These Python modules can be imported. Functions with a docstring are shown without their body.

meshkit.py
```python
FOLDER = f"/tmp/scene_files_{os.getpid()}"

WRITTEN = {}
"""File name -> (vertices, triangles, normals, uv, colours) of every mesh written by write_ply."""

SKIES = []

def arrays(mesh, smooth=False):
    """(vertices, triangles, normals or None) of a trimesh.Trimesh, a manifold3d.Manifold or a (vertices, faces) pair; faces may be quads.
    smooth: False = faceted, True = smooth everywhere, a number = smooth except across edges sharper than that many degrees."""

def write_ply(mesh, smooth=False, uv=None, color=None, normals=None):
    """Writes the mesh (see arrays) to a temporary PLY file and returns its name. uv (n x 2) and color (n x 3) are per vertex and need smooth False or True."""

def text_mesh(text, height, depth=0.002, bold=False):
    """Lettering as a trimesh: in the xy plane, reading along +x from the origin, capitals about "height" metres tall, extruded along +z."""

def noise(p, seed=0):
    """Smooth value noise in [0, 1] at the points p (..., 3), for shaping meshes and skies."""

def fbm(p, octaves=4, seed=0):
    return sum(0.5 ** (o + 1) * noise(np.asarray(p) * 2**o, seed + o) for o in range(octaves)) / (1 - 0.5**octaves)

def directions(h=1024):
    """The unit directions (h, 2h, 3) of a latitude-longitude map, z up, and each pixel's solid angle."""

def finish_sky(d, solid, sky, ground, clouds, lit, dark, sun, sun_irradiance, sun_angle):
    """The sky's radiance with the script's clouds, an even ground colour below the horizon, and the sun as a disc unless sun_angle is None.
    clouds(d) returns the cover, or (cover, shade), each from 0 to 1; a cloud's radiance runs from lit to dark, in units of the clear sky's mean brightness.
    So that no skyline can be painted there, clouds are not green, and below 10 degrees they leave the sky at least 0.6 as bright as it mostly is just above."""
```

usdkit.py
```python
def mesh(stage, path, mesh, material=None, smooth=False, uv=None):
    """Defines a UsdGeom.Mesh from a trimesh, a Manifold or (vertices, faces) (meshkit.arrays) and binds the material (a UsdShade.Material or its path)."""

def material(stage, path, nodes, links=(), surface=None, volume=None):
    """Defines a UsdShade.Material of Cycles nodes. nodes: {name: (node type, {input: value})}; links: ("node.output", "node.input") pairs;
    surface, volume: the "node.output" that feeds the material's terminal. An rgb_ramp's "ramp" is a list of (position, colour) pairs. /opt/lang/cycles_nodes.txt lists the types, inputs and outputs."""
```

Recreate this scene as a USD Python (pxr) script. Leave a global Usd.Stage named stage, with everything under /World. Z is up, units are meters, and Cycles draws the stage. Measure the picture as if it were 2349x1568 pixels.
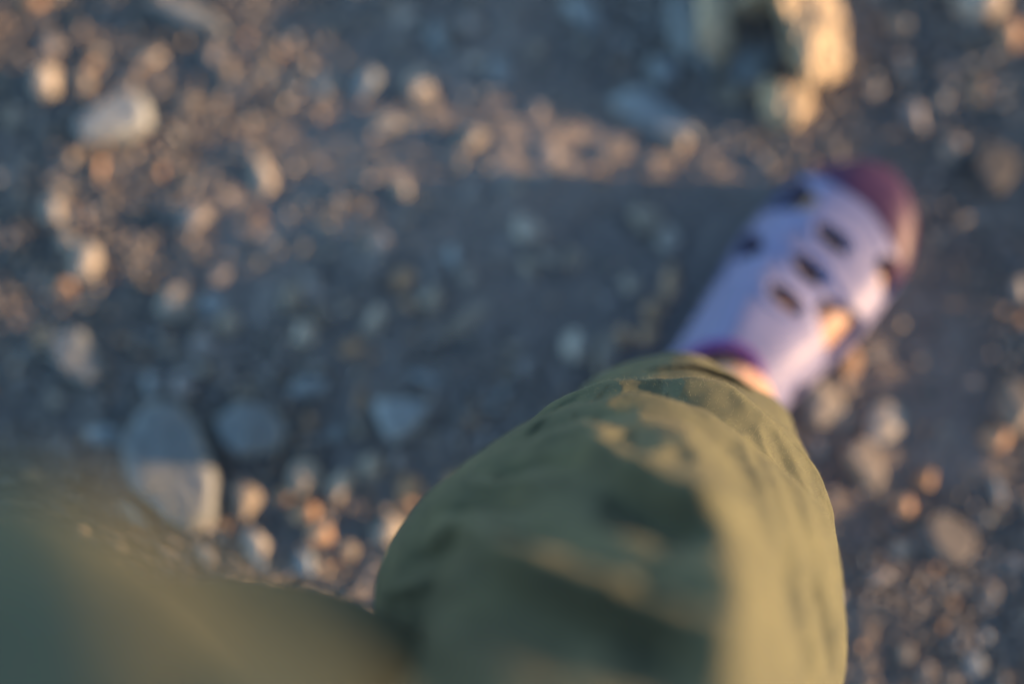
import math
import numpy as np
import trimesh
import manifold3d as m3
import usdkit, meshkit
from scipy.interpolate import CubicSpline, PchipInterpolator
from pxr import Usd, UsdGeom, UsdLux, UsdShade, Gf, Sdf, Vt

# ------------------------------------------------------------------ camera, sky, sun, exposure
TILT = math.radians(15.0)          # camera looks down, tipped this far forward of straight down
HEIGHT = 1.06
SUN_EL = math.radians(7.8)
SUN_DIR = np.array([math.cos(math.radians(-1)), math.sin(math.radians(-1))])   # horizontal direction towards the sun
SUN_POWER = 1.25
SKY_POWER = 0.128
EXPOSURE = 1.46
F_STOP = 1.22
FOCUS = 0.757

stage = Usd.Stage.CreateInMemory()
UsdGeom.SetStageUpAxis(stage, 'Z')
UsdGeom.SetStageMetersPerUnit(stage, 1.0)
UsdGeom.Xform.Define(stage, '/World')
UsdGeom.Scope.Define(stage, '/World/Looks')
fwd = np.array([0, math.sin(TILT), -math.cos(TILT)])
up = np.array([0, math.cos(TILT), math.sin(TILT)])
right = np.array([1.0, 0, 0])
EYE = np.array([0, 0, HEIGHT])
cam = UsdGeom.Camera.Define(stage, '/World/camera')
cam.CreateHorizontalApertureAttr(36.0)
cam.CreateVerticalApertureAttr(24.0)
cam.CreateFocalLengthAttr(50.0)
cam.CreateFStopAttr(F_STOP)
cam.CreateFocusDistanceAttr(FOCUS)
cam.CreateExposureAttr(EXPOSURE)
cam.CreateClippingRangeAttr(Gf.Vec2f(0.02, 1000))
mm = Gf.Matrix4d(1.0)
for i_, row in enumerate((right, up, -fwd, EYE)):
    mm.SetRow(i_, Gf.Vec4d(*row, 1.0 if i_ == 3 else 0.0))
cam.AddTransformOp().Set(mm)

sky_mat = usdkit.material(stage, '/World/Looks/sky', {
    's': ('sky_texture', {'sky_type': 'single_scattering', 'sun_disc': False, 'sun_elevation': SUN_EL,
                          'sun_rotation': math.atan2(SUN_DIR[0], SUN_DIR[1]), 'altitude': 200.0, 'air_density': 1.0, 'aerosol_density': 0.6, 'ozone_density': 2.0}),
    'b': ('background_shader', {'strength': SKY_POWER})}, [('s.color', 'b.color')], surface='b.Background')
dome = UsdLux.DomeLight.Define(stage, '/World/sky')
dome.GetPrim().SetCustomDataByKey('kind', 'structure')
UsdShade.MaterialBindingAPI.Apply(dome.GetPrim()).Bind(sky_mat)
sun = UsdLux.DistantLight.Define(stage, '/World/sun')
sun.CreateIntensityAttr(SUN_POWER)
sun.CreateNormalizeAttr(True)
sun.CreateAngleAttr(0.5)
sun.CreateColorAttr(Gf.Vec3f(1.0, 0.60, 0.30))
to_sun = np.array([SUN_DIR[0] * math.cos(SUN_EL), SUN_DIR[1] * math.cos(SUN_EL), math.sin(SUN_EL)])
ax_ = np.cross([0, 0, 1.0], to_sun); ax_ /= np.linalg.norm(ax_)
ms = Gf.Matrix4d(1.0)
for i_, row in enumerate((ax_, np.cross(to_sun, ax_), to_sun)):
    ms.SetRow(i_, Gf.Vec4d(*row, 0.0))
sun.AddTransformOp().Set(ms)

# ------------------------------------------------------------------ helpers
taken = {}


def numbered(path):
    n = taken.get(path, -1) + 1
    taken[path] = n
    return path if n == 0 else '%s_%03d' % (path, n)


def custom(prim, label=None, category=None, group=None, kind=None):
    for k, v in (('label', label), ('category', category), ('group', group), ('kind', kind)):
        if v:
            prim.SetCustomDataByKey(k, v)


def obj(name, mesh, mat, parent='/World', smooth=40, loc=None, **tags):
    path = numbered('%s/%s' % (parent, name))
    m = usdkit.mesh(stage, path, mesh, mat, smooth)
    if loc is not None:
        m.AddTranslateOp().Set(Gf.Vec3d(*map(float, loc)))
    custom(m.GetPrim(), **tags)
    return path


def empty(name, loc=(0, 0, 0), parent='/World', **tags):
    path = numbered('%s/%s' % (parent, name))
    x = UsdGeom.Xform.Define(stage, path)
    x.AddTranslateOp().Set(Gf.Vec3d(*map(float, loc)))
    custom(x.GetPrim(), **tags)
    return path


def ray(x, y):
    x, y = np.asarray(x, float)[..., None], np.asarray(y, float)[..., None]
    return fwd + (x - 1174.5) / 3262.5 * right + (784 - y) / 3262.5 * up


def on_plane(x, y, z=0.0):
    k = ray(x, y)
    return EYE + k * (z - HEIGHT) / k[2]


def at_depth(x, y, depth):
    return EYE + ray(x, y) * np.asarray(depth)[..., None]


def on_ground(x, y, lift=0.0):
    z = 0.0
    for _ in range(6):
        q = on_plane(x, y, z + lift)
        z = float(ground_h(q[0], q[1]))
    return q


def seen(p):
    q = np.asarray(p) - EYE
    d = q @ fwd
    return 1174.5 + 3262.5 * (q @ right) / d, 784 - 3262.5 * (q @ up) / d, d


# ------------------------------------------------------------------ materials
def M(name, nodes, links, surface='p.BSDF'):
    return usdkit.material(stage, '/World/Looks/' + name, nodes, links, surface=surface)


def stone_mat(name, c1, c2, rough=0.8):
    return M(name, {
        'g': ('geometry', {}), 'o': ('object_info', {}),
        'n': ('noise_texture', {'scale': 90.0, 'detail': 5.0, 'roughness': 0.6}),
        'f': ('noise_texture', {'scale': 900.0, 'detail': 4.0}),
        'r': ('rgb_ramp', {'ramp': [(0.3, c1), (0.7, c2)]}),
        'mr': ('map_range', {'from_min': 0, 'from_max': 1, 'to_min': 0.72, 'to_max': 1.28}),
        'h': ('hsv', {}), 'b': ('bump', {'strength': 0.5, 'distance': 0.0015}),
        'p': ('principled_bsdf', {'roughness': rough, 'specular_ior_level': 0.3})},
        [('g.position', 'n.vector'), ('g.position', 'f.vector'), ('n.fac', 'r.fac'), ('o.random', 'mr.value'), ('mr.result', 'h.value'),
         ('r.color', 'h.color'), ('h.color', 'p.base_color'), ('f.fac', 'b.height'), ('b.normal', 'p.normal')])


STONES = {
    'blue': stone_mat('blue_grey_stone', (0.17, 0.20, 0.22), (0.27, 0.30, 0.32)),
    'pale': stone_mat('pale_stone', (0.22, 0.215, 0.20), (0.40, 0.37, 0.33)),
    'beige': stone_mat('beige_stone', (0.20, 0.18, 0.155), (0.34, 0.30, 0.25)),
    'rust': stone_mat('rusty_stone', (0.30, 0.19, 0.12), (0.50, 0.34, 0.22)),
    'dark': stone_mat('dark_stone', (0.07, 0.07, 0.075), (0.15, 0.145, 0.14)),
    'grey': stone_mat('grey_stone', (0.17, 0.165, 0.165), (0.30, 0.285, 0.28)),
}
ROCK = stone_mat('sandy_rock', (0.34, 0.28, 0.20), (0.58, 0.49, 0.35))
ground_mat = M('grit', {
    'g': ('geometry', {}),
    'n': ('noise_texture', {'scale': 7.0, 'detail': 6.0, 'roughness': 0.62}),
    'f': ('noise_texture', {'scale': 420.0, 'detail': 6.0, 'roughness': 0.7}),
    'r': ('rgb_ramp', {'ramp': [(0.30, (0.125, 0.115, 0.110)), (0.52, (0.195, 0.178, 0.168)), (0.72, (0.27, 0.25, 0.235))]}),
    'r2': ('rgb_ramp', {'ramp': [(0.3, (0.55, 0.55, 0.55)), (0.7, (1.3, 1.3, 1.3))]}),
    'm': ('mix_color', {'blend_type': 'multiply', 'fac': 1.0}),
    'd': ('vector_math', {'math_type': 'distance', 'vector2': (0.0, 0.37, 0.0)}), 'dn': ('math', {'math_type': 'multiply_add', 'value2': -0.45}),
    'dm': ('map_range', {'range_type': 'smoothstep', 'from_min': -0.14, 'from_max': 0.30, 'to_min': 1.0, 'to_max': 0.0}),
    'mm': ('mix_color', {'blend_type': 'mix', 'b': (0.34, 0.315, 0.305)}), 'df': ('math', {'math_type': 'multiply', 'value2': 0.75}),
    'b': ('bump', {'strength': 0.9, 'distance': 0.004}),
    'p': ('principled_bsdf', {'roughness': 0.95, 'specular_ior_level': 0.15})},
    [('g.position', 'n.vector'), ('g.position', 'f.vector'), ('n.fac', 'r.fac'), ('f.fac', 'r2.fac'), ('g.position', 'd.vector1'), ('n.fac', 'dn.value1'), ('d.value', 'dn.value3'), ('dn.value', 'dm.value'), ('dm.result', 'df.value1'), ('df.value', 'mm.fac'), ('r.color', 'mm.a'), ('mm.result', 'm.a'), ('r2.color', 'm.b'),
     ('m.result', 'p.base_color'), ('f.fac', 'b.height'), ('b.normal', 'p.normal')])
cloth = M('olive_cloth', {
    'g': ('geometry', {}),
    'n': ('noise_texture', {'scale': 30.0, 'detail': 6.0, 'roughness': 0.65}),
    'r': ('rgb_ramp', {'ramp': [(0.3, (0.076, 0.085, 0.063)), (0.7, (0.128, 0.135, 0.085))]}),
    'f': ('noise_texture', {'scale': 2300.0, 'detail': 2.0}),
    'b': ('bump', {'strength': 0.6, 'distance': 0.0006}),
    'p': ('principled_bsdf', {'roughness': 0.9, 'specular_ior_level': 0.15, 'sheen_weight': 0.08, 'sheen_roughness': 0.4, 'sheen_tint': (0.8, 0.8, 0.75)})},
    [('g.position', 'n.vector'), ('g.position', 'f.vector'), ('n.fac', 'r.fac'), ('r.color', 'p.base_color'), ('f.fac', 'b.height'), ('b.normal', 'p.normal')])
lint_mat = M('lint', {'p': ('principled_bsdf', {'base_color': (0.34, 0.33, 0.20), 'roughness': 0.8})}, [])
skin = M('skin', {
    'g': ('geometry', {}), 'n': ('noise_texture', {'scale': 60.0, 'detail': 4.0}),
    'r': ('rgb_ramp', {'ramp': [(0.3, (0.38, 0.23, 0.165)), (0.7, (0.48, 0.31, 0.23))]}),
    'p': ('principled_bsdf', {'roughness': 0.5, 'subsurface_weight': 0.15, 'subsurface_radius': (0.01, 0.004, 0.002), 'subsurface_scale': 0.5})},
    [('g.position', 'n.vector'), ('n.fac', 'r.fac'), ('r.color', 'p.base_color')])


def foam(name, c, rough=0.5):
    return M(name, {
        'g': ('geometry', {}), 'n': ('noise_texture', {'scale': 45.0, 'detail': 5.0}),
        'r': ('rgb_ramp', {'ramp': [(0.25, tuple(0.88 * x for x in c)), (0.7, c)]}),
        'f': ('noise_texture', {'scale': 1500.0, 'detail': 2.0}), 'b': ('bump', {'strength': 0.15, 'distance': 0.0004}),
        'p': ('principled_bsdf', {'roughness': rough, 'specular_ior_level': 0.35})},
        [('g.position', 'n.vector'), ('g.position', 'f.vector'), ('n.fac', 'r.fac'), ('r.color', 'p.base_color'), ('f.fac', 'b.height'), ('b.normal', 'p.normal')])


lavender = foam('lavender_foam', (0.195, 0.205, 0.365))
plum = foam('plum_rubber', (0.046, 0.016, 0.060))
violet = foam('violet_foam', (0.13, 0.05, 0.22))
insole_mat = foam('grey_insole', (0.12, 0.10, 0.12), 0.8)


# ------------------------------------------------------------------ ground
def ground_h(x, y):
    x, y = np.asarray(x, float), np.asarray(y, float)
    base = PchipInterpolator([-3, -0.75, -0.45, -0.30, -0.12, -0.03, 0.07, 0.15, 0.30, 0.62, 0.95, 3], [-0.02, -0.012, -0.002, 0.007, 0.013, 0.011, 0.004, 0.0, 0.001, 0.030, 0.044, 0.02])(np.clip(x + 0.06 * (y - 0.3), -3, 3))
    t_ = np.clip((0.47 - y) / 0.10, 0, 1)
    base = np.where(x < 0.2, base * (0.15 + 0.85 * t_ * t_ * (3 - 2 * t_)), base)
    p = np.stack([x, y, np.zeros_like(x)], -1)
    r2 = np.hypot(x, y)
    near = np.clip(1.5 - r2 / 3, 0, 1)
    rough = (meshkit.fbm(p * 11, 3, 5) - 0.5) * 0.014 + near * (meshkit.fbm(p * 70, 3, 9) - 0.5) * 0.007
    foot = np.exp(-(((x - 0.19) / 0.09) ** 2 + ((y - 0.31) / 0.12) ** 2))
    far = (meshkit.fbm(p * 0.4, 3, 2) - 0.5) * 0.5 * np.clip((r2 - 2) / 10, 0, 1)
    return base + rough * (1 - 0.75 * foot) + far


def graded(c, half, step, out):
    inner = np.arange(c - half, c + half + 1e-9, step)
    grow = step * 1.16 ** np.arange(1, 200)
    run = np.cumsum(grow); run = run[run < out]
    return np.concatenate([(c - half - run)[::-1], inner, c + half + run])


gx, gy = graded(0, 0.62, 0.0036, 300), graded(0.3, 0.46, 0.0036, 300)
X, Y = np.meshgrid(gx, gy)
V = np.stack([X, Y, ground_h(X, Y)], -1).reshape(-1, 3)
a_ = np.arange(len(gx) * len(gy)).reshape(len(gy), len(gx))
F = np.stack([a_[:-1, :-1], a_[:-1, 1:], a_[1:, 1:], a_[1:, :-1]], -1).reshape(-1, 4)
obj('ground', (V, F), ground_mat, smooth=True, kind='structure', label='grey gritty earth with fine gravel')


# ------------------------------------------------------------------ stones
def rock(seed, semi, angular=0.7, sub=3, rough=0.06):
    """A stone: a sphere cut by random soft planes, roughened, stretched to the semi-axes."""
    rng = np.random.default_rng(seed)
    m = trimesh.creation.icosphere(subdivisions=sub)
    v = np.array(m.vertices)
    n = rng.normal(size=(10, 3)); n /= np.linalg.norm(n, axis=1, keepdims=True)
    dist = rng.uniform(0.55, 0.95, 10)
    c = np.maximum(v @ n.T, 1e-3) / dist
    k = 5 + 22 * angular
    rad = 1 / (np.sum(np.vstack([c.T ** k, np.full((1, len(v)), 0.98 ** k)]), 0) ** (1 / k))
    rad = np.clip(rad, 0.4, 1.15) * (1 + rough * (meshkit.fbm(v * 2.6 + 17.3 * seed % 91, 4, seed % 1000) - 0.5) * 2)
    v = v * rad[:, None] * np.asarray(semi)
    return trimesh.Trimesh(v, m.faces, process=False)


def spin(m, a, tilt=0.0, tilt_axis=(0, 1, 0)):
    if tilt:
        m.apply_transform(trimesh.transformations.rotation_matrix(tilt, tilt_axis))
    m.apply_transform(trimesh.transformations.rotation_matrix(a, (0, 0, 1)))
    return m


occupied = []
# x, y, half length, half width (pixels of the photograph at 2349 wide), angle, height factor, colour, lean, label
LIST = [
    (108, 188, 52, 34, 100, 1.5, 'pale', 0.25, 'upright slab of stone near the upper left corner with a sunlit right edge'),
    (72, -2, 46, 26, 0, 1.0, 'rust', 0.0, 'orange lit stone cut by the top edge near the left corner'),
    (192, 598, 36, 50, 0, 1.0, 'pale', 0.0, 'bright pale egg shaped stone near the left edge'),
    (118, 482, 46, 30, -40, 0.8, 'pale', 0.0, 'pale stone with a rough bent back above the bright egg shaped one'),
    (158, 548, 22, 36, 30, 0.8, 'beige', 0.0, 'narrow tan stone between the bright egg shaped stone and the bent pale one'),
    (145, 655, 26, 22, 0, 0.8, 'rust', 0.0, 'rusty pebble just below the bright egg shaped stone'),
    (402, 695, 44, 48, 0, 0.8, 'pale', 0.0, 'round pale greenish grey stone in the left middle'),
    (524, 740, 26, 30, 0, 1.0, 'beige', 0.0, 'small round tan pebble with a dark hollow, right of the round pale stone'),
    (484, 698, 34, 28, -30, 0.7, 'blue', 0.0, 'bluish stone between the round pale stone and the small tan pebble'),
    (462, 792, 28, 26, 0, 0.8, 'grey', 0.0, 'violet grey pebble below the bluish stone'),
    (668, 682, 28, 48, 10, 1.1, 'beige', 0.0, 'upper of two touching sunlit orange stones in the left centre'),
    (694, 768, 30, 38, 0, 1.0, 'beige', 0.0, 'lower of two touching sunlit orange stones in the left centre'),
    (715, 660, 26, 44, 20, 0.6, 'grey', 0.0, 'dull stone leaning behind the two touching orange stones'),
    (802, 796, 30, 24, 30, 1.0, 'rust', 0.0, 'orange tip stone at the lower end of the slanting pair'),
    (858, 740, 28, 52, -30, 0.8, 'beige', 0.0, 'long slanting tan stone above the orange tip stone'),
    (990, 688, 28, 33, 0, 1.0, 'beige', 0.0, 'single round sunlit pebble in the middle of the gravel'),
    (1058, 736, 86, 22, 38, 0.7, 'beige', 0.0, 'long thin slanting chip of tan stone in the centre'),
    (1075, 632, 30, 32, 0, 0.9, 'grey', 0.0, 'dull round pebble above the long thin chip'),
    (1082, 312, 38, 36, 0, 0.9, 'pale', 0.0, 'pale round stone at the upper centre'),
    (888, 284, 30, 32, 0, 0.9, 'pale', 0.0, 'pale pebble left of the pale round stone of the upper centre'),
    (942, 276, 34, 24, 20, 0.6, 'beige', 0.0, 'flat tan pebble between the two pale ones at the upper centre'),
    (1010, 82, 28, 46, 12, 0.9, 'blue', 0.0, 'narrow sky blue tinted stone in the top centre'),
    (842, 190, 36, 42, 0, 0.9, 'blue', 0.0, 'roundest bluish stone of the top centre'),
    (748, 190, 42, 24, 30, 0.8, 'pale', 0.0, 'slanting pale blue chip left of the roundest bluish stone'),
    (968, 192, 36, 42, 0, 0.8, 'pale', 0.0, 'pale grey stone right of the roundest bluish stone'),
    (980, 228, 24, 20, 0, 1.0, 'beige', 0.0, 'tan pebble touching the lower side of the pale grey stone'),
    (1145, 160, 26, 34, 0, 0.7, 'blue', 0.0, 'faint bluish pebble right of the narrow blue stone'),
    (930, 30, 30, 26, 0, 0.8, 'pale', 0.0, 'small pale stone near the top edge left of the narrow blue one'),
    (1340, 25, 58, 34, -30, 0.8, 'blue', 0.0, 'slanting bluish stone at the top edge right of centre'),
    (1524, 160, 46, 44, -20, 0.8, 'blue', 0.0, 'blunt bluish stone in the shade left of the tall golden slab'),
    (1425, 90, 60, 32, -40, 0.4, 'grey', 0.0, 'low grey slab above the blunt bluish stone'),
    (342, 130, 38, 30, 30, 0.9, 'beige', 0.0, 'tan lump right of the upright slab'),
    (110, 108, 28, 26, 0, 0.8, 'grey', 0.0, 'dull pebble just above the upright slab'),
    (190, 186, 26, 28, 0, 0.9, 'beige', 0.0, 'round tan pebble close to the right of the upright slab'),
    (490, 128, 26, 36, 10, 0.8, 'grey', 0.0, 'violet grey stone with a tan companion, upper left of centre'),
    (520, 158, 20, 26, 0, 1.0, 'beige', 0.0, 'tan companion pebble of the violet grey stone'),
    (28, 262, 28, 32, 0, 0.9, 'beige', 0.0, 'tan pebble at the left edge below the upright slab'),
    (432, 238, 24, 26, 0, 0.9, 'beige', 0.0, 'tan pebble right of the largest pale oblong stone'),
    (600, 398, 34, 50, 10, 0.8, 'beige', 0.0, 'upright tan stone in the loose cluster left of centre'),
    (570, 345, 28, 28, 0, 0.8, 'grey', 0.0, 'grey pebble above the upright tan stone'),
    (440, 500, 40, 36, 0, 0.8, 'grey', 0.0, 'grey lump above the round pale greenish stone'),
    (870, 560, 30, 36, 0, 0.9, 'grey', 0.0, 'upper pebble of a dull pair left of centre'),
    (848, 612, 30, 26, 0, 0.8, 'grey', 0.0, 'lower pebble of a dull pair left of centre'),
    (1212, 530, 34, 52, 5, 0.8, 'pale', 0.0, 'pale upright stone in the middle, left of the clog'),
    (1314, 588, 26, 30, 0, 0.9, 'beige', 0.0, 'tan pebble right of the pale upright stone'),
    (1482, 502, 42, 38, 0, 0.8, 'beige', 0.0, 'tan stone beside the clog toward its toe'),
    (1534, 546, 30, 34, 0, 0.8, 'pale', 0.0, 'pale stone next to the tan stone beside the clog'),
    (1448, 648, 22, 26, 0, 0.9, 'beige', 0.0, 'small lone tan pebble left of the clog'),
    (1538, 652, 20, 46, -10, 1.2, 'rust', 0.0, 'narrow rusty stone standing beside the clog'),
    (1502, 712, 26, 28, 0, 1.1, 'rust', 0.0, 'rusty pebble below the narrow rusty stone beside the clog'),
    (1490, 772, 24, 28, 0, 1.1, 'rust', 0.0, 'rusty pebble nearest to the trouser hem'),
    (1432, 766, 24, 26, 0, 1.0, 'rust', 0.0, 'brownish pebble between the rusty ones and the orange wedge'),
    (1392, 812, 28, 52, -8, 1.2, 'beige', 0.0, 'tall orange wedge of stone touching the left side of the trouser hem'),
    (1326, 786, 42, 44, 20, 0.9, 'pale', 0.0, 'pale stone left of the tall orange wedge'),
    (1552, 318, 30, 36, 0, 1.0, 'beige', 0.0, 'tan stone at the foot of the tall golden slab'),
    (1395, 352, 44, 28, 0, 0.5, 'grey', 0.0, 'dull low stone left of the tan one at the foot of the golden slab'),
    (1255, 352, 40, 28, -30, 0.5, 'grey', 0.0, 'dull low stone right of the pale round stone of the upper centre'),
    (704, 880, 44, 30, 5, 0.8, 'blue', 0.0, 'light violet blue oval stone left of the pale blue wedge'),
    (975, 868, 44, 24, -20, 0.6, 'blue', 0.0, 'low blue chip above the pale blue wedge'),
    (232, 1000, 40, 28, 10, 0.7, 'blue', 0.0, 'small bluish stone left of the biggest flat slab'),
    (345, 880, 24, 34, 0, 0.8, 'blue', 0.0, 'greenish pebble above the biggest flat slab'),
    (412, 880, 32, 32, 0, 0.7, 'grey', 0.0, 'grey pebble above the blunt blue grey slab'),
    (700, 1098, 40, 44, 0, 1.1, 'beige', 0.0, 'left one of two round glowing orange stones below the centre'),
    (780, 1112, 34, 36, 0, 1.1, 'beige', 0.0, 'right one of two round glowing orange stones below the centre'),
    (558, 1148, 44, 46, 20, 1.0, 'beige', 0.0, 'large glowing tan stone right of the biggest flat slab'),
    (590, 1262, 30, 52, 25, 1.0, 'pale', 0.0, 'white and blue leaning stone below the large glowing tan one'),
    (300, 1180, 28, 48, 38, 0.8, 'pale', 0.0, 'pale stone at the lower left foot of the biggest flat slab'),
    (470, 1285, 26, 40, 38, 0.7, 'pale', 0.0, 'pale stone half hidden behind the blurred clothing at the lower left'),
    (612, 1392, 46, 36, -30, 0.9, 'pale', 0.0, 'pale stone at the edge of the dark cloth, lowest in view'),
    (858, 1075, 38, 36, 0, 1.0, 'beige', 0.0, 'tan stone right of the two glowing orange ones'),
    (934, 1118, 32, 46, 10, 1.0, 'rust', 0.0, 'rust coloured stone close to the left side of the trouser leg'),
    (888, 1212, 38, 36, 0, 0.9, 'pale', 0.0, 'whitish stone left of the trouser leg'),
    (655, 1135, 30, 22, 0, 0.9, 'rust', 0.0, 'rusty pebble between the large tan stone and the glowing pair'),
    (705, 1180, 40, 30, 10, 0.8, 'rust', 0.0, 'broad rusty stone under the two glowing orange ones'),
    (735, 1225, 30, 30, 0, 0.9, 'rust', 0.0, 'rusty pebble below the broad rusty stone'),
    (800, 1260, 26, 26, 0, 0.8, 'beige', 0.0, 'tan pebble left of the whitish stone'),
    (700, 1290, 24, 30, 20, 0.8, 'blue', 0.0, 'bluish pebble right of the white and blue leaning stone'),
    (2060, 55, 36, 34, 0, 0.9, 'beige', 0.0, 'tan stone right of the tall golden slab near the top edge'),
    (2245, 5, 62, 52, -20, 1.0, 'beige', 0.0, 'sunlit stone cut by the top edge at the right corner'),
    (2315, 75, 28, 46, 0, 1.0, 'rust', 0.0, 'rust lit stone at the right edge below the corner stone'),
    (2250, 205, 22, 52, -6, 0.9, 'rust', 0.0, 'long rusty sliver upright near the right edge'),
    (2105, 262, 28, 40, 15, 0.9, 'grey', 0.0, 'grey stone right of the lower end of the tall golden slab'),
    (2190, 325, 26, 26, 0, 0.9, 'grey', 0.0, 'round grey pebble right of the grey stone'),
    (2278, 382, 54, 66, 0, 0.8, 'dark', 0.0, 'black stone put in for a dark hole near the right edge'),  # black stone added to stand in for a dark hole in the gravel
    (2180, 345, 24, 30, 0, 0.9, 'beige', 0.0, 'tan pebble left of the black stone put in for a dark hole'),
    (2335, 935, 52, 76, 0, 1.0, 'beige', 0.0, 'big tan stone cut by the right edge'),
    (2285, 1005, 34, 34, 0, 0.9, 'rust', 0.0, 'rusty stone touching the big tan one at the right edge'),
    (2018, 968, 58, 50, 35, 0.7, 'pale', 0.0, 'bright grey stone right of the trouser leg'),
    (1885, 925, 52, 54, 0, 0.8, 'pale', 0.0, 'pale stone between the clog heel and the bright grey stone'),
    (1985, 1065, 46, 62, 25, 1.0, 'beige', 0.0, 'orange wedge shaped stone right of the trouser leg'),
    (1950, 825, 26, 40, -10, 0.8, 'rust', 0.0, 'rusty stone just right of the clog'),
    (2124, 1100, 24, 34, -15, 1.0, 'rust', 0.0, 'orange pebble right of the wedge shaped stone'),
    (2075, 1165, 24, 32, 0, 1.0, 'rust', 0.0, 'rusty pebble below the orange wedge shaped stone'),
    (2292, 1120, 16, 46, 5, 1.1, 'pale', 0.0, 'thin pale sliver near the right edge'),
    (2160, 1225, 80, 62, -30, 0.6, 'dark', 0.0, 'broad dark stone with tan rim at the lower right'),
    (2240, 1525, 28, 38, 0, 0.9, 'blue', 0.0, 'pale blue pebble at the bottom right'),
    (2120, 1540, 26, 26, 0, 0.8, 'grey', 0.0, 'grey pebble left of the pale blue one at the bottom right'),
    (2210, 1450, 34, 26, 0, 0.7, 'dark', 0.0, 'dark pebble above the pale blue one at the bottom right'),
]
for i, (x, y, a, b, ang, hf, col, lean, label) in enumerate(LIST):
    p = on_ground(x, y, 0.005)
    s = (HEIGHT / -ray(x, y)[2]) / 3262.5
    A, B = a * s, b * s
    Hh = 0.85 * hf * min(A, B)
    m = spin(rock(101 + i * 7, (A, B, Hh), angular=0.45 + 0.4 * ((i * 37) % 10) / 10, sub=4 if max(a, b) > 60 else 3), math.radians(ang), lean)
    z = float(ground_h(p[0], p[1])) + 0.22 * Hh
    obj('stone', m, STONES[col], smooth=35, loc=(p[0], p[1], z), label=label, category='stone')
    occupied.append((p[0], p[1], max(A, B)))


# flat angular slabs, by their outline on the ground (pixels), height, fall towards the right
def slab_stone(poly, height, fall, seed):
    pts = np.array([on_ground(x, y, 0.006)[:2] for x, y in poly][::-1])
    c = pts.mean(0); pts = pts - c
    t = np.linspace(0, 1, len(pts) + 1); loopc = np.vstack([pts, pts[:1]])
    tt = np.linspace(0, 1, 72, endpoint=False)
    sharp = np.stack([np.interp(tt, t, loopc[:, k]) for k in (0, 1)], -1)
    soft = CubicSpline(t, loopc, bc_type='periodic')(tt)
    o = 0.6 * sharp + 0.4 * soft
    lay = []
    for s, z in [(0.96, -0.012), (1.0, 0.2 * height), (0.99, 0.62 * height), (0.93, 0.9 * height), (0.84, height), (0.6, 1.02 * height), (0.3, 1.0 * height), (0.02, 1.03 * height)]:
        q = o * s
        zz = np.full(len(q), z)
        if z > 0:
            n_ = meshkit.fbm(np.stack([q[:, 0] * 60 + seed, q[:, 1] * 60, zz], -1), 3, seed) - 0.5
            zz = zz * (1 + 0.35 * n_) - fall * q[:, 0] * (z / height)
            q = q * (1 + 0.06 * n_)[:, None]
        lay.append(np.column_stack([q, zz]))
    P_ = np.array(lay)
    k = np.arange(P_.shape[0] * 72).reshape(-1, 72); kn = np.roll(k, -1, 1)
    f = np.stack([k[:-1], kn[:-1], kn[1:], k[1:]], -1).reshape(-1, 4)
    return (P_.reshape(-1, 3), f), c


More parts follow.
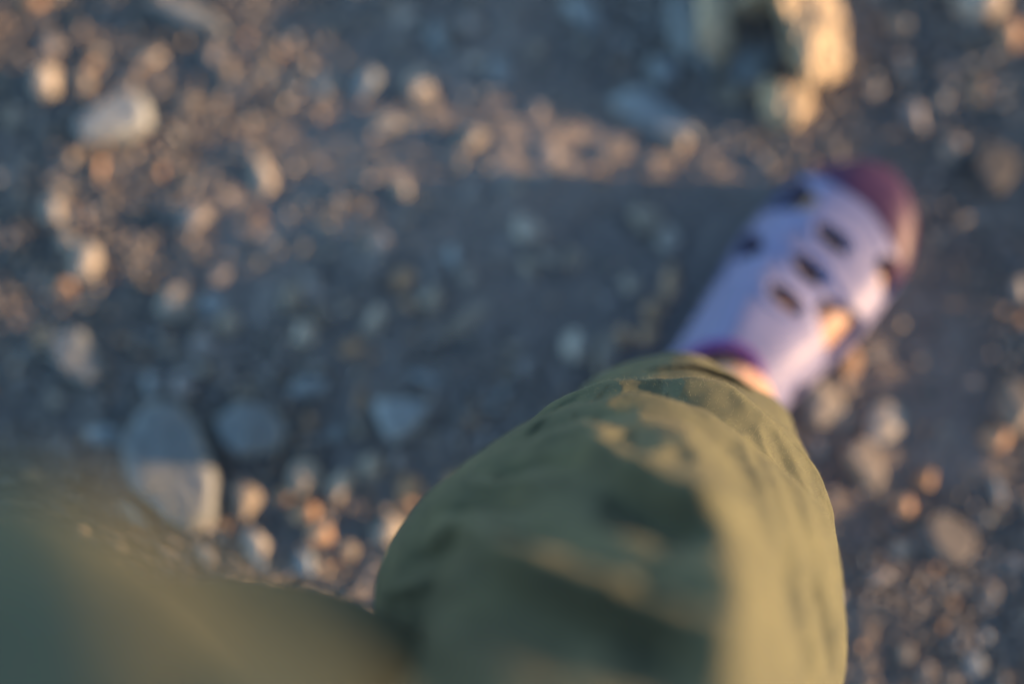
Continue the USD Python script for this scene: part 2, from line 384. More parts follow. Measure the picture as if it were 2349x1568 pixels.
for poly, hgt, fall, col, label in [
    ([(298, 990), (345, 925), (420, 932), (470, 1000), (500, 1095), (492, 1185), (440, 1228), (385, 1205), (300, 1125), (284, 1055)], 0.020, 0.0, 'blue', 'biggest flat slab of blue grey stone, lower left'),
    ([(500, 965), (555, 925), (625, 935), (658, 985), (632, 1035), (560, 1050), (508, 1015)], 0.016, 0.05, 'blue', 'blunt blue grey slab right of the biggest flat slab'),
    ([(858, 918), (985, 922), (950, 985), (905, 1015), (875, 985)], 0.011, 0.0, 'blue', 'pale blue wedge of stone beside the trouser leg'),
    ([(115, 780), (190, 755), (235, 850), (205, 880), (140, 850)], 0.016, 0.1, 'blue', 'bluish angular slab at the left, below the bright egg shaped stone'),
    ([(1395, 235), (1470, 200), (1590, 290), (1600, 318), (1520, 310)], 0.010, 0.0, 'blue', 'low flat slab in the shade below the blunt bluish stone'),
    ([(340, 10), (420, 5), (500, 45), (515, 75), (430, 60)], 0.016, 0.1, 'blue', 'long bluish slab slanting along the top edge at left'),
    ([(180, 300), (215, 265), (290, 225), (340, 240), (345, 290), (300, 315), (200, 330)], 0.022, 0.06, 'blue', 'largest pale oblong stone of the upper left, its right end sunlit'),
]:
    m, c = slab_stone(poly, hgt, fall, len(label))
    obj('stone', m, STONES[col], smooth=35, loc=(c[0], c[1], float(ground_h(c[0], c[1]))), label=label, category='stone')
    occupied.append((c[0], c[1], 0.8 * float(np.abs(np.asarray(m[0])[:, :2]).max())))


# broken rocks at the top right: x, y, half width, half length (pixels), angle, height, lean, colour, label
for i, (x, y, a, b, ang, h, lean, mat, label) in enumerate([
    (1868, 45, 70, 170, 3, 0.058, -0.55, ROCK, 'tall golden slab of rock at the top edge above the clog toe'),
    (1652, 40, 30, 105, 4, 0.052, -0.4, ROCK, 'thin upright rock at the top edge left of the tall golden slab'),
    (1815, 232, 66, 46, -28, 0.036, -0.5, ROCK, 'broken tan rock at the lower end of the tall golden slab'),
    (1735, -10, 78, 40, 12, 0.034, -0.4, ROCK, 'tan rock cut by the top edge bridging the thin upright rock and the golden slab'),
    (1590, 70, 52, 120, 8, 0.014, 0.0, STONES['blue'], 'low blue grey rock left of the thin upright rock at the top edge'),
    (1735, 150, 70, 50, 30, 0.009, 0.0, STONES['blue'], 'low blue grey rock in the hollow between the golden slab and the thin upright rock'),
    (1680, 215, 44, 36, 0, 0.012, 0.0, STONES['beige'], 'dull tan rock below the hollow left of the broken tan rock'),
]):
    p = on_ground(x, y, 0.55 * h)
    s_ = ((HEIGHT - 0.5 * h) / -ray(x, y)[2]) / 3262.5
    m = rock(700 + i, (a * s_, b * s_, h), angular=1.0, sub=5, rough=0.16)
    v = np.array(m.vertices); k_ = v / np.array([a * s_, b * s_, h])
    n_ = meshkit.fbm(v * np.array([110, 26, 60]) + i * 7.7, 4, 60 + i) - 0.5
    v = v * (1 + 0.85 * n_[:, None] * np.array([1, 0.5, 1])) + k_ * 0.010 * (meshkit.fbm(v * 210 + i, 3, 80 + i) - 0.5)[:, None]
    m = spin(trimesh.Trimesh(v, m.faces, process=False), math.radians(ang), lean)
    obj('rock', m, mat, smooth=35, loc=(p[0], p[1], float(ground_h(p[0], p[1])) + 0.12 * h), label=label, category='rock')
    occupied.append((p[0], p[1], 0.8 * max(a, b) * s_))

# shoe position (needed to keep pebbles out from under it)
T_ = on_plane(1990, 372, 0.03); A_ = on_plane(1670, 765, 0.085)
SHOE_AX = (T_ - A_)[:2] / np.linalg.norm((T_ - A_)[:2])
SHOE_LAT = np.array([SHOE_AX[1], -SHOE_AX[0]])
HEEL = T_[:2] - 0.31 * SHOE_AX + 0.018 * SHOE_LAT
SHOE_Z = 0.002
HEEL2, AX2 = np.array([-0.195, -0.285]), np.array([math.sin(math.radians(16)), math.cos(math.radians(16))])


def in_shoe(x, y, pad=0.0):
    out = np.zeros(np.shape(x), bool)
    for heel, axis in ((HEEL, SHOE_AX), (HEEL2, AX2)):
        dx, dy = x - heel[0], y - heel[1]
        a = dx * axis[0] + dy * axis[1]
        b = dx * axis[1] - dy * axis[0]
        out |= (a > -0.005 - pad) & (a < 0.315 + pad) & (np.abs(b) < 0.05 + pad)
    return out


rng = np.random.default_rng(77)
TONE = {'beige': 'tan', 'grey': 'grey', 'pale': 'pale', 'rust': 'rusty', 'blue': 'bluish', 'dark': 'dark'}
count = 0
while count < 270:
    x, y = rng.uniform(-0.46, 0.46), rng.uniform(0.03, 0.62)
    r = rng.uniform(0.0034, 0.0080)
    if in_shoe(x, y, r) or any((x - o[0]) ** 2 + (y - o[1]) ** 2 < (0.9 * o[2] + r) ** 2 for o in occupied):
        continue
    mid = abs(x - 0.02) < 0.16 and y > 0.33
    if mid and rng.random() < 0.6:
        continue
    col = rng.choice(['beige', 'grey', 'pale', 'rust', 'blue', 'dark'], p=[0.28, 0.28, 0.12, 0.16, 0.10, 0.06])
    m = spin(rock(5000 + count, (r * rng.uniform(1, 1.4), r * rng.uniform(0.75, 1), r * rng.uniform(0.6, 1.0)), sub=2), rng.uniform(0, 6.28))
    obj('pebble', m, STONES[col], smooth=35, loc=(x, y, float(ground_h(x, y)) + 0.3 * r), category='pebble',
        label='small loose %s pebble half sunk in the grey grit' % TONE[col], group='small %s pebbles strewn over the grit' % TONE[col])
    occupied.append((x, y, r))
    count += 1

# fine gravel: grains nobody could count
gravel = UsdGeom.PointInstancer.Define(stage, '/World/gravel')
custom(gravel.GetPrim(), label='fine grey and tan gravel grains covering the ground', category='gravel', kind='stuff')
protos = []
for k, (col, sd) in enumerate([('grey', 1), ('grey', 2), ('dark', 3), ('dark', 4), ('beige', 5), ('beige', 6), ('blue', 7), ('rust', 8), ('pale', 9), ('grey', 10)]):
    q = '/World/gravel/grain' + ('_%03d' % k if k else '')
    usdkit.mesh(stage, q, rock(900 + sd, (1.0, 0.8, 0.7), sub=1 if k % 2 else 2), STONES[col], 35)
    protos.append(Sdf.Path(q))
gravel.CreatePrototypesRel().SetTargets(protos)
n1, n2 = 95000, 22000
gxp = np.concatenate([rng.uniform(-0.62, 0.62, n1), rng.normal(0, 1.1, n2)])
gyp = np.concatenate([rng.uniform(-0.15, 0.78, n1), rng.normal(0.3, 1.1, n2)])
clump = meshkit.fbm(np.stack([gxp * 9, gyp * 9, 0 * gxp], -1), 3, 31)
smooth_mid = np.exp(-(((gxp - 0.0) / 0.17) ** 2 + ((gyp - 0.40) / 0.10) ** 2))
size = 0.0010 + 0.0030 * rng.random(len(gxp)) ** 3 + 0.0012 * rng.random(len(gxp))
size[n1:] *= 2.2
keep = (rng.random(len(gxp)) < np.clip(0.25 + 2.6 * (clump - 0.38) - 0.3 * smooth_mid, 0.08, 1)) & ~in_shoe(gxp, gyp, -0.004)
keep[n1:] &= ~((np.abs(gxp[n1:]) < 0.6) & (np.abs(gyp[n1:] - 0.31) < 0.45))
gxp, gyp, size = gxp[keep], gyp[keep], size[keep]
gz = ground_h(gxp, gyp) + 0.25 * size
qs = rng.normal(size=(len(gxp), 4)); qs /= np.linalg.norm(qs, axis=1, keepdims=True)
gravel.CreatePositionsAttr(Vt.Vec3fArray.FromNumpy(np.stack([gxp, gyp, gz], -1).astype(np.float32)))
gravel.CreateOrientationsAttr(Vt.QuathArray([Gf.Quath(*map(float, q)) for q in qs]))
gravel.CreateScalesAttr(Vt.Vec3fArray.FromNumpy(np.repeat(size[:, None], 3, 1).astype(np.float32)))
gravel.CreateProtoIndicesAttr(Vt.IntArray.FromNumpy(rng.choice(10, len(gxp), p=[.16, .14, .12, .1, .12, .1, .08, .08, .04, .06]).astype(np.int32)))


# ------------------------------------------------------------------ the person
person = empty('person', (0, 0, 0), category='person',
               label='person in baggy olive trousers and lavender clogs stepping forward on gravel')


# --- legs and feet: one continuous body
def bone(a, ra, b, rb):
    sa = m3.Manifold.sphere(ra, 24).translate(a)
    sb = m3.Manifold.sphere(rb, 24).translate(b)
    return m3.Manifold.batch_hull([sa, sb])


def shoe_point(heel, axis, a, b, z):
    lat = np.array([axis[1], -axis[0]])
    q = heel + a * axis + b * lat
    return (float(q[0]), float(q[1]), float(z + SHOE_Z))


def limb(heel, axis, side, knee, hip):
    S = lambda a, b, z: shoe_point(heel, axis, a, b * side, z if z > 0.1 else 0.72 * z + 0.005)
    ank = S(0.064, 0.016, 0.115)
    parts = [bone(S(0.046, 0, 0.060), 0.029, ank, 0.029), bone(S(0.046, 0, 0.060), 0.029, S(0.15, 0.006, 0.050), 0.018),
             bone(S(0.06, 0, 0.066), 0.024, S(0.165, -0.004, 0.052), 0.014), bone(S(0.15, 0.012, 0.050), 0.017, S(0.215, 0.024, 0.046), 0.013),
             bone(S(0.15, -0.012, 0.050), 0.018, S(0.21, -0.022, 0.048), 0.014)]
    parts.append(bone(S(0.12, 0.020, 0.055), 0.020, S(0.225, 0.0365, 0.048), 0.0125))
    for j, (b0, b1, e, rr) in enumerate([(-0.026, -0.022, 0.275, 0.012), (-0.008, -0.006, 0.272, 0.009), (0.006, 0.008, 0.266, 0.008), (0.018, 0.02, 0.258, 0.008), (0.029, 0.03, 0.247, 0.0075)]):
        parts.append(bone(S(0.205, b0, 0.045), rr + 0.002, S(e - 0.006, b1, 0.042), rr))
    knee, hip = np.array(knee), np.array(hip)
    calf = np.array(ank) * 0.35 + knee * 0.65
    parts += [bone(ank, 0.030, tuple(calf), 0.046), bone(tuple(calf), 0.050, tuple(knee), 0.053), bone(tuple(knee), 0.053, tuple(hip), 0.072)]
    return parts


R_KNEE, R_HIP = (0.046, 0.008, 0.45), (-0.045, -0.15, 0.80)
L_KNEE, L_HIP = (-0.135, -0.05, 0.45), (-0.18, -0.10, 0.76)
parts = limb(HEEL, SHOE_AX, 1, R_KNEE, R_HIP) + limb(HEEL2, AX2, -1, L_KNEE, L_HIP)
parts.append(m3.Manifold.batch_hull([m3.Manifold.sphere(0.075, 24).translate(q) for q in (R_HIP, L_HIP, (-0.10, -0.15, 0.80), (-0.14, -0.15, 0.80))]))
body = m3.Manifold.batch_boolean(parts, m3.OpType.Add).refine_to_length(0.008)
bm = body.to_mesh()
body = trimesh.Trimesh(bm.vert_properties[:, :3], bm.tri_verts, process=True)
trimesh.smoothing.filter_taubin(body, iterations=12)
obj('body', body, skin, person, smooth=True)


# --- trousers
def periodic(pairs, n):
    pairs = sorted(pairs)
    a = np.array([q[0] for q in pairs] + [pairs[0][0] + 360.0]); r = np.array([q[1] for q in pairs] + [pairs[0][1]])
    t = np.linspace(0, 360, n, endpoint=False)
    tt = np.where(t < a[0], t + 360, t)
    return PchipPeriodic(a, r, tt)


def PchipPeriodic(a, r, t):
    return CubicSpline(a, r, bc_type='periodic')(t)


NU = 420
ang = np.radians(np.linspace(0, 360, NU, endpoint=False))


def ring_px(depth, cx, cy, pairs):
    """A cross-section of the trouser leg square to the line of sight."""
    r = periodic(pairs, NU)
    return at_depth(cx + r * np.cos(ang), cy - r * np.sin(ang), np.full(NU, depth * 0.946))


def ring_w(c, rx, ry, yaw=0.0):
    e = rx * np.cos(ang), ry * np.sin(ang)
    c_, s_ = math.cos(yaw), math.sin(yaw)
    return np.stack([c[0] + e[0] * c_ - e[1] * s_, c[1] + e[0] * s_ + e[1] * c_, np.full(NU, c[2])], -1)


def loft(rings, per, knots=None):
    R = np.array(rings)
    mid = R.mean(1)
    if knots is None:
        t = np.concatenate([[0], np.cumsum(np.linalg.norm(np.diff(mid, axis=0), axis=1) + 0.02)])
    else:
        t = np.asarray(knots, float)
    tv = np.concatenate([np.linspace(t[i], t[i + 1], per, endpoint=False) for i in range(len(t) - 1)] + [[t[-1]]])
    return PchipInterpolator(t, R, axis=0)(tv), tv


def grid_faces(nv, nu):
    k = np.arange(nv * nu).reshape(nv, nu)
    kn = np.roll(k, -1, 1)
    return np.stack([k[:-1], kn[:-1], kn[1:], k[1:]], -1).reshape(-1, 4)


def grid_normals(P):
    du = np.roll(P, -1, 1) - np.roll(P, 1, 1)
    dv = np.gradient(P, axis=0)
    n = np.cross(du, dv)
    return n / (np.linalg.norm(n, axis=2, keepdims=True) + 1e-12)


rings = [
    ring_px(0.90, 1588, 1032, [(0, 205), (45, 195), (90, 195), (135, 225), (180, 260), (225, 250), (270, 240), (315, 220)]),   # turned in inside the hem
    ring_px(0.928, 1590, 1030, [(0, 222), (31, 216), (45, 193), (72, 193), (90, 213), (135, 250), (180, 290), (225, 270), (270, 262), (315, 240)]),
    ring_px(0.930, 1590, 1030, [(0, 228), (31, 222), (45, 199), (60, 196), (72, 200), (90, 219), (112, 232), (135, 258), (180, 300), (225, 280), (270, 270), (315, 250)]),
    ring_px(0.922, 1588, 1034, [(0, 236), (31, 228), (45, 204), (60, 200), (72, 203), (90, 220), (112, 234), (135, 266), (180, 315), (225, 300), (270, 290), (315, 265)]),
    ring_px(0.87, 1560, 1100, [(0, 296), (31, 268), (45, 245), (68, 214), (90, 205), (135, 265), (180, 365), (225, 360), (270, 360), (315, 340)]),
    ring_px(0.815, 1540, 1190, [(0, 372), (22, 345), (45, 318), (68, 330), (90, 322), (112, 342), (135, 378), (155, 395), (180, 415), (225, 430), (270, 420), (315, 410)]),
    ring_px(0.785, 1520, 1240, [(0, 380), (45, 298), (68, 288), (90, 252), (112, 262), (135, 320), (155, 385), (180, 450), (225, 450), (270, 440), (315, 450)]),
    ring_px(0.745, 1430, 1350, [(0, 500), (22, 495), (45, 440), (60, 448), (75, 448), (90, 440), (110, 438), (122, 441), (135, 448), (158, 510), (180, 560), (200, 560), (225, 540), (270, 540), (315, 590), (340, 540)]),
    ring_px(0.715, 1430, 1360, [(0, 486), (22, 475), (45, 420), (67, 408), (90, 405), (110, 412), (135, 440), (158, 500), (180, 545), (200, 545), (225, 520), (270, 520), (315, 560), (340, 520)]),
    ring_px(0.66, 1430, 1420, [(0, 400), (45, 405), (67, 420), (90, 375), (112, 366), (135, 378), (158, 418), (180, 450), (225, 470), (270, 480), (315, 450)]),
    ring_px(0.60, 1400, 1500, [(0, 380), (45, 400), (60, 420), (75, 372), (90, 345), (112, 335), (135, 355), (158, 400), (180, 430), (225, 450), (270, 450), (315, 430)]),
    ring_px(0.55, 1375, 1610, [(0, 395), (40, 415), (53, 405), (70, 350), (90, 322), (112, 318), (135, 350), (180, 450), (225, 470), (270, 480), (315, 460)]),
    ring_px(0.49, 1320, 1830, [(0, 490), (40, 500), (50, 487), (70, 390), (90, 345), (135, 390), (180, 500), (225, 520), (270, 540), (315, 540)]),
    ring_w((0.004, -0.092, 0.68), 0.078, 0.086, -0.45),
    ring_w((-0.025, -0.125, 0.76), 0.090, 0.095, -0.45),
    ring_w((-0.045, -0.125, 0.82), 0.085, 0.090, -0.45),
]
P, tv = loft(rings, 22)
nv = len(P)


def seg(px, py, poly):
    """Distance in pixels to a polyline, and how far along it (0..1)."""
    best, along = np.full(px.shape, 1e9), np.zeros(px.shape)
    poly = np.array(poly, float); n = len(poly) - 1
    for i in range(n):
        a, b = poly[i], poly[i + 1]
        d = b - a
        t = np.clip(((px - a[0]) * d[0] + (py - a[1]) * d[1]) / (d @ d), 0, 1)
        q = np.hypot(px - a[0] - t * d[0], py - a[1] - t * d[1])
        m = q < best
        best = np.where(m, q, best); along = np.where(m, (i + t) / n, along)
    return best, along


# creases of the cloth: course (as seen from above), width, rise in metres
FOLDS = [
    ([(1340, 1010), (1390, 1050), (1450, 1090), (1560, 1130), (1680, 1160)], 34, 0.0180),
    ([(1455, 1095), (1500, 1062), (1540, 1025)], 24, 0.0050),
    ([(1060, 1230), (1100, 1248), (1200, 1290), (1330, 1345), (1500, 1405), (1640, 1450)], 42, 0.0200),
    ([(1395, 1385), (1430, 1345), (1470, 1300)], 30, 0.0055),
    ([(1600, 1140), (1690, 1260), (1690, 1400), (1650, 1580)], 55, 0.0100),
    ([(1380, 1125), (1500, 1175), (1620, 1215)], 34, -0.0070),
    ([(1120, 1335), (1300, 1410), (1480, 1470)], 42, -0.0080),
    ([(1150, 1215), (1350, 1270), (1500, 1330)], 36, -0.0045),
    ([(1430, 1170), (1560, 1215), (1650, 1240)], 30, -0.0080),
    ([(1460, 1330), (1540, 1350), (1640, 1380)], 34, -0.0085),
    ([(1440, 1450), (1520, 1500), (1540, 1590)], 75, -0.0120),
    ([(1768, 975), (1800, 1075), (1828, 1170), (1860, 1260)], 30, -0.0028),
    ([(1735, 990), (1770, 1090), (1800, 1190), (1835, 1290)], 18, 0.0045),
    ([(1868, 1330), (1885, 1400), (1900, 1480), (1915, 1560)], 16, -0.0060),
    ([(1690, 905), (1760, 962), (1820, 1055), (1855, 1150), (1870, 1230)], 20, 0.0032),
    ([(1735, 910), (1810, 990), (1860, 1075), (1895, 1170), (1905, 1240)], 34, -0.0050),
    ([(1180, 1015), (1240, 985), (1330, 960), (1440, 955)], 16, -0.0060),
    ([(1120, 1080), (1230, 1060), (1350, 1075)], 18, -0.0065),
    ([(1080, 1110), (1180, 1105), (1300, 1130)], 16, 0.0060),
    ([(1020, 1180), (1120, 1160), (1220, 1165)], 16, -0.0060),
    ([(1050, 1400), (1200, 1440), (1350, 1500)], 60, -0.0080),
    ([(900, 1420), (1050, 1480), (1200, 1560)], 50, 0.0070),
    ([(1640, 1010), (1700, 1080), (1720, 1150)], 26, -0.0040),
    ([(1560, 1000), (1620, 1060)], 22, 0.0040),
    ([(1225, 985), (1290, 930), (1345, 900)], 14, -0.0035),
    ([(1000, 1235), (1090, 1190), (1180, 1200)], 15, 0.0060), ([(955, 1290), (1060, 1250), (1150, 1270)], 17, -0.0065),
    ([(1230, 1010), (1330, 990), (1420, 1005)], 13, 0.0050),
    ([(900, 1360), (1000, 1330), (1090, 1345)], 20, 0.0060), ([(1700, 1010), (1745, 1120), (1790, 1260)], 15, 0.0040), ([(1790, 1290), (1830, 1400), (1850, 1540)], 22, -0.0060),
    ([(1720, 1300), (1770, 1420), (1800, 1560)], 24, 0.0050),
]
N = grid_normals(P)
sx, sy, sd = seen(P)
front = np.clip((N * (EYE - P)).sum(-1) / np.linalg.norm(EYE - P, axis=-1) * 2.5 + 0.35, 0, 1)
disp = np.zeros(P.shape[:2])
fold = np.zeros(P.shape[:2])
low = np.clip((0.80 - sd) / 0.04, 0, 1)
for course, w, amp in FOLDS:
    dd, al = seg(sx, sy, course)
    narrow = np.minimum(1, np.minimum(al + 0.12, 1.12 - al) / 0.3)
    fine = w < 22
    fold += amp * 1.15 * narrow * np.exp(-(dd / w) ** 1.6) * front * (1 if fine else low)
cl = meshkit.fbm(P * np.array([14, 14, 9]) + 3.1, 4, 21)
ridge = 1 - 2 * np.abs(meshkit.fbm(P * np.array([26, 17, 22]) + 8.0, 3, 14) - 0.5)
edge_keep = np.clip((tv - tv[66]) / 0.05, 0, 1)[:, None]
disp += ((cl - 0.5) * 0.006 + (ridge - 0.75) * 0.0042) * edge_keep
disp += (meshkit.fbm(P * 120, 3, 6) - 0.5) * 0.0012
VIEW = EYE - P
VIEW /= np.linalg.norm(VIEW, axis=-1, keepdims=True)
LIFT = N * 0.35 + VIEW * 0.75
P = P + N * disp[..., None] + LIFT * fold[..., None]
leg_r = (P.reshape(-1, 3), grid_faces(nv, NU))


def wrinkled(P, amp, seed):
    n = grid_normals(P)
    c = meshkit.fbm(P * np.array([11, 11, 8]), 4, seed) - 0.5
    rg = 1 - 2 * np.abs(meshkit.fbm(P * np.array([20, 14, 24]), 3, seed + 1) - 0.5) - 0.75
    return P + n * (amp * (1.4 * c + 0.9 * rg))[..., None]


YAW = -0.45
left = [ring_w((-0.145, -0.17, 0.14), 0.080, 0.085, YAW), ring_w((-0.145, -0.17, 0.115), 0.092, 0.098, YAW), ring_w((-0.145, -0.168, 0.13), 0.095, 0.10, YAW),
        ring_w((-0.132, -0.115, 0.26), 0.10, 0.10, YAW), ring_w((-0.112, -0.052, 0.43), 0.112, 0.112, YAW),
        ring_w((-0.15, -0.05, 0.58), 0.100, 0.10, YAW), ring_w((-0.166, -0.06, 0.70), 0.095, 0.095, YAW), ring_w((-0.172, -0.075, 0.77), 0.080, 0.080, YAW)]
PL, _ = loft(left, 14)
PL = wrinkled(PL, 0.008, 41)
HY = -0.76
hips = [ring_w((-0.10, -0.082, 0.665), 0.02, 0.03, HY), ring_w((-0.105, -0.085, 0.69), 0.11, 0.075, HY), ring_w((-0.112, -0.076, 0.75), 0.140, 0.108, HY),
        ring_w((-0.115, -0.072, 0.785), 0.142, 0.114, HY), ring_w((-0.115, -0.078, 0.806), 0.140, 0.104, HY), ring_w((-0.118, -0.095, 0.820), 0.135, 0.088, HY),
        ring_w((-0.12, -0.13, 0.835), 0.13, 0.07, HY), ring_w((-0.12, -0.17, 0.86), 0.13, 0.07, HY), ring_w((-0.12, -0.18, 0.92), 0.135, 0.085, HY),
        ring_w((-0.12, -0.181, 0.921), 0.125, 0.077, HY), ring_w((-0.12, -0.18, 0.90), 0.115, 0.06, HY), ring_w((-0.12, -0.18, 0.895), 0.005, 0.005, HY)]
PH, _ = loft(hips, 12)
PH = wrinkled(PH, 0.009, 51)
PH[..., 1] -= 0.001
PH[..., 2] += 0.46 * (PH[..., 0] + 0.045) * np.clip((PH[..., 2] - 0.72) / 0.05, 0, 1) * np.clip((0.90 - PH[..., 2]) / 0.05, 0, 1)
pieces = [leg_r, (PL.reshape(-1, 3), grid_faces(len(PL), NU)), (PH.reshape(-1, 3), grid_faces(len(PH), NU))]
vs, fs, off = [], [], 0
for v, f in pieces:
    vs.append(v); fs.append(f + off); off += len(v)
trousers = obj('trousers', (np.vstack(vs), np.vstack(fs)), cloth, person, smooth=True)

# lint: short fibres standing off the cloth where it is sharp
NV = grid_normals(P)
ok = np.argwhere((sd > 0.62) & (sd < 0.86) & (NV @ -fwd > -0.35))
pick = ok[rng.choice(len(ok), 14000)]
root = P[pick[:, 0], pick[:, 1]]
nn = NV[pick[:, 0], pick[:, 1]]
dirn = nn + rng.normal(size=nn.shape) * 0.55
dirn /= np.linalg.norm(dirn, axis=1, keepdims=True)
ln = rng.uniform(0.0005, 0.0022, (len(root), 1))
bend = rng.normal(size=nn.shape) * 0.35 * ln
pts = np.stack([root - 0.0003 * nn, root + dirn * ln * 0.5, root + dirn * ln + bend], 1)
lint = UsdGeom.BasisCurves.Define(stage, trousers + '/lint_fibre')
lint.CreateTypeAttr('linear')
lint.CreateCurveVertexCountsAttr(Vt.IntArray.FromNumpy(np.full(len(root), 3, np.int32)))
lint.CreatePointsAttr(Vt.Vec3fArray.FromNumpy(pts.reshape(-1, 3).astype(np.float32)))
lint.CreateWidthsAttr(Vt.FloatArray.FromNumpy(np.tile([0.00007, 0.00006, 0.00003], len(root)).astype(np.float32)))
lint.SetWidthsInterpolation('vertex')
UsdShade.MaterialBindingAPI.Apply(lint.GetPrim()).Bind(lint_mat)
custom(lint.GetPrim(), kind='stuff')


# --- clogs
LEN = 0.31
half_w = PchipInterpolator([0, 0.012, 0.04, 0.09, 0.14, 0.20, 0.245, 0.28, 0.30, 0.31], [0.004, 0.026, 0.038, 0.0405, 0.046, 0.0545, 0.0535, 0.041, 0.023, 0.003])
top_h = PchipInterpolator([0, 0.015, 0.05, 0.09, 0.12, 0.16, 0.20, 0.25, 0.285, 0.303, 0.31], [0.045, 0.070, 0.078, 0.082, 0.080, 0.072, 0.063, 0.0575, 0.0535, 0.046, 0.034])
BASE = 0.026


def shell(a, th, inset=0.0):
    """A point of the upper: a along the foot, th from the outer (0) over the top to the inner edge (pi); as (a, b, z)."""
    w = np.maximum(half_w(a) - inset, 0.001); h = np.maximum(top_h(a) - BASE - inset, 0.002)
    c, s = np.cos(th), np.sin(th)
    e = 0.72
    return np.stack([np.broadcast_to(np.clip(a, 0.002 + inset, LEN - 0.002 - inset), c.shape), w * np.sign(c) * np.abs(c) ** e, BASE + h * np.abs(s) ** e], -1)


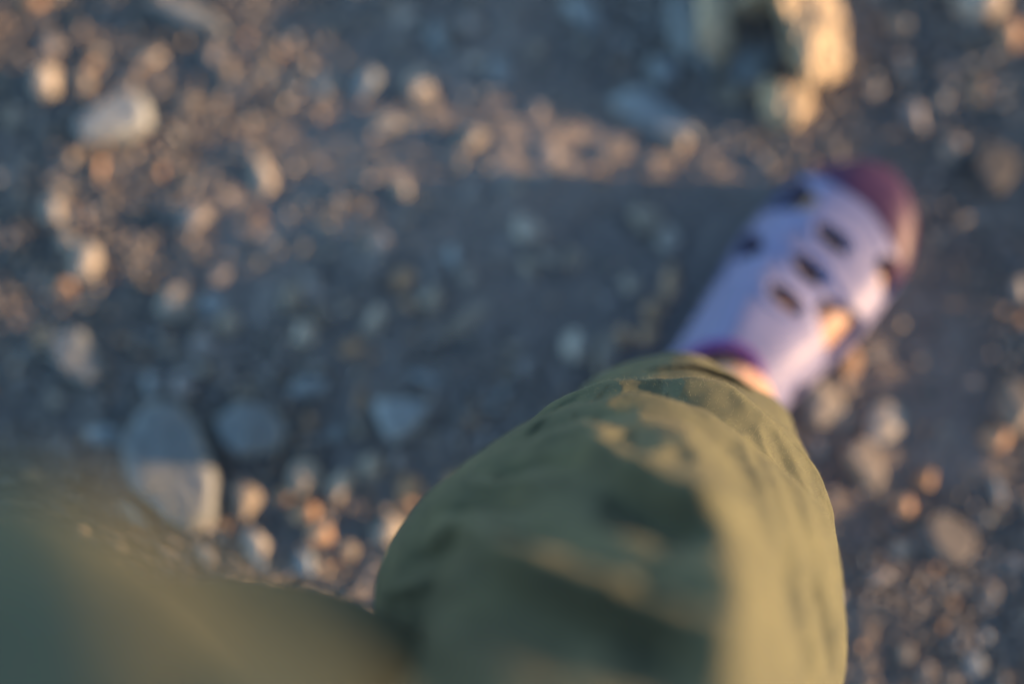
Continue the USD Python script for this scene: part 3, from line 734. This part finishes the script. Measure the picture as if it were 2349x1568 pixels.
def clog(heel, axis, side):
    lat = np.array([axis[1], -axis[0]]) * side

    def place(q):
        return np.concatenate([heel + q[..., 0:1] * axis + q[..., 1:2] * lat, q[..., 2:3] + SHOE_Z], -1)
    root = empty('clog', (0, 0, 0), person)
    na, nt = 250, 150
    A2, T2 = np.meshgrid(np.linspace(0.0, LEN, na), np.linspace(0.0, math.pi, nt), indexing='ij')
    out, inn = shell(A2, T2), shell(A2, T2, 0.0045)
    a, b, z = out[..., 0], out[..., 1], out[..., 2]
    ell = lambda ca, cb, ra, rb, rot=0.0: (((a - ca) * math.cos(rot) + (b - cb) * math.sin(rot)) / ra) ** 2 + ((-(a - ca) * math.sin(rot) + (b - cb) * math.cos(rot)) / rb) ** 2 < 1
    hole = (((a - 0.055) / 0.057) ** 2 + (b / 0.0365) ** 2 < 1) & (z > 0.05)
    for ca, cb in ((0.228, -0.002), (0.196, -0.002), (0.164, -0.001)):
        hole |= ell(ca, cb, 0.0068, 0.0140, 0.15) & (z > 0.05)
    # side openings: (a, height, half length, half height), outer then inner side
    for ca, cz, ra, rz in ((0.174, 0.051, 0.021, 0.0165), (0.236, 0.045, 0.014, 0.011), (0.122, 0.044, 0.007, 0.014)):
        hole |= (((a - ca) / ra) ** 2 + ((z - cz) / rz) ** 2 < 1) & (b > 0.02)
    for ca, cz, ra, rz in ((0.240, 0.043, 0.018, 0.014), (0.188, 0.048, 0.012, 0.011)):
        hole |= (((a - ca) / ra) ** 2 + ((z - cz) / rz) ** 2 < 1) & (b < -0.02)
    # relief: raised saddle around the instep and swelling round each vent
    rel = 0.0036 / (1 + np.exp(-(0.178 - a - 0.5 * np.abs(b)) / 0.0012)) + 0.0032 / (1 + np.exp(-(a - 0.205 + 0.35 * np.abs(b)) / 0.0012))
    for ca in (0.228, 0.196, 0.164):
        rel += 0.0010 * np.exp(-((((a - ca) / 0.010) ** 2 + (b / 0.017) ** 2) - 1.2) ** 2 * 3)
    nrm = np.stack([0 * a, b / (half_w(a) + 1e-6) ** 1.0, (z - BASE) / 0.06], -1)
    nrm /= np.linalg.norm(nrm, axis=-1, keepdims=True) + 1e-9
    out = out + nrm * rel[..., None]
    k = np.arange(na * nt).reshape(na, nt)
    quad = np.stack([k[:-1, :-1], k[1:, :-1], k[1:, 1:], k[:-1, 1:]], -1).reshape(-1, 4)
    solid = ~hole.reshape(-1)[quad].any(1)
    quad = quad[solid]
    e = np.concatenate([quad[:, [0, 1]], quad[:, [1, 2]], quad[:, [2, 3]], quad[:, [3, 0]]])
    key = {(i, j) for i, j in map(tuple, e)}
    bd = np.array([(i, j) for i, j in key if (j, i) not in key])
    n = na * nt
    faces = np.vstack([quad, quad[:, ::-1] + n, np.stack([bd[:, 1], bd[:, 0], bd[:, 0] + n, bd[:, 1] + n], -1)])
    v = place(np.concatenate([out.reshape(-1, 3), inn.reshape(-1, 3)]))
    if side < 0:
        faces = faces[:, ::-1]
    tm = trimesh.Trimesh(v, np.vstack([faces[:, [0, 1, 2]], faces[:, [0, 2, 3]]]), process=False)
    tm.remove_unreferenced_vertices()
    obj('upper', tm, lavender, root, smooth=50)
    # collar: rounded lip round the foot opening
    ph = np.linspace(0, 2 * math.pi, 90, endpoint=False)
    ca, cb = 0.055 + 0.0575 * np.cos(ph), 0.037 * np.sin(ph)
    ca = np.maximum(ca, 0.004)
    ratio = np.clip(np.abs(cb) / np.maximum(half_w(ca), 1e-4), 0, 0.93)
    cz = BASE + (top_h(ca) - BASE) * (1 - ratio ** (1 / 0.72 * 2)) ** (0.36)
    path = place(np.stack([ca, cb, cz], -1))
    obj('collar', tube(path, 0.0046), violet, root, smooth=True)
    # toe cap: rubber band wrapped round the front, higher on the outer side
    ta, tt = np.meshgrid(np.linspace(0, 1, 60), np.linspace(0, math.pi, 90), indexing='ij')
    bb = np.cos(tt)
    start = 0.258 - 0.012 * bb - 0.014 * bb ** 2
    aa = start + (LEN - start) * ta
    outer = shell(aa, tt, -0.0035 * np.sin(np.clip(ta * 6, 0, math.pi / 2)) - 0.0004)
    outer[..., 0] = np.where(ta > 0.99, LEN + 0.002, outer[..., 0])
    kk = np.arange(ta.size).reshape(ta.shape)
    q4 = np.stack([kk[:-1, :-1], kk[1:, :-1], kk[1:, 1:], kk[:-1, 1:]], -1).reshape(-1, 4)
    obj('toe_cap', (place(outer).reshape(-1, 3), q4[:, ::-1] if side < 0 else q4), plum, root, smooth=True)
    # sole and insole
    aa = np.linspace(0, LEN, 80)

    def slab(grow, z0, z1, rnd):
        w = half_w(aa) + grow
        lo = np.stack([aa, w], -1); hi = np.stack([aa[::-1], -w[::-1]], -1)
        ol = np.vstack([lo, hi]); c = ol.mean(0)
        prof = [(0.97, z0), (1.0, z0 + rnd), (1.0, z1 - rnd), (0.985, z1)]
        lay = [np.concatenate([(ol - c) * s + c, np.full((len(ol), 1), zz)], 1) for s, zz in prof]
        lay = [np.concatenate([np.repeat(c[None], len(ol), 0), np.full((len(ol), 1), z0)], 1)] + lay + [np.concatenate([np.repeat(c[None], len(ol), 0), np.full((len(ol), 1), z1)], 1)]
        P_ = np.array(lay)
        f = grid_faces(len(P_), len(ol))
        return place(P_).reshape(-1, 3), (f if side < 0 else f[:, ::-1])
    obj('sole', slab(0.0035, 0.0, 0.0275, 0.004), lavender, root, smooth=40)
    obj('insole', slab(-0.006, 0.028, 0.033, 0.001), insole_mat, root, smooth=40)


def tube(path, rad, sides=12):
    n = len(path)
    t = np.roll(path, -1, 0) - np.roll(path, 1, 0); t /= np.linalg.norm(t, axis=1, keepdims=True)
    s = np.cross(t, [0, 0, 1.0]); s /= np.linalg.norm(s, axis=1, keepdims=True)
    w = np.cross(s, t)
    q = np.linspace(0, 2 * math.pi, sides, endpoint=False)
    v = path[:, None] + rad * (np.cos(q)[None, :, None] * s[:, None] + np.sin(q)[None, :, None] * w[:, None])
    k = np.arange(n * sides).reshape(n, sides)
    a, b = k, np.roll(k, -1, 0)
    return v.reshape(-1, 3), np.stack([a, b, np.roll(b, -1, 1), np.roll(a, -1, 1)], -1).reshape(-1, 4)


clog(HEEL, SHOE_AX, 1)
clog(HEEL2, AX2, -1)
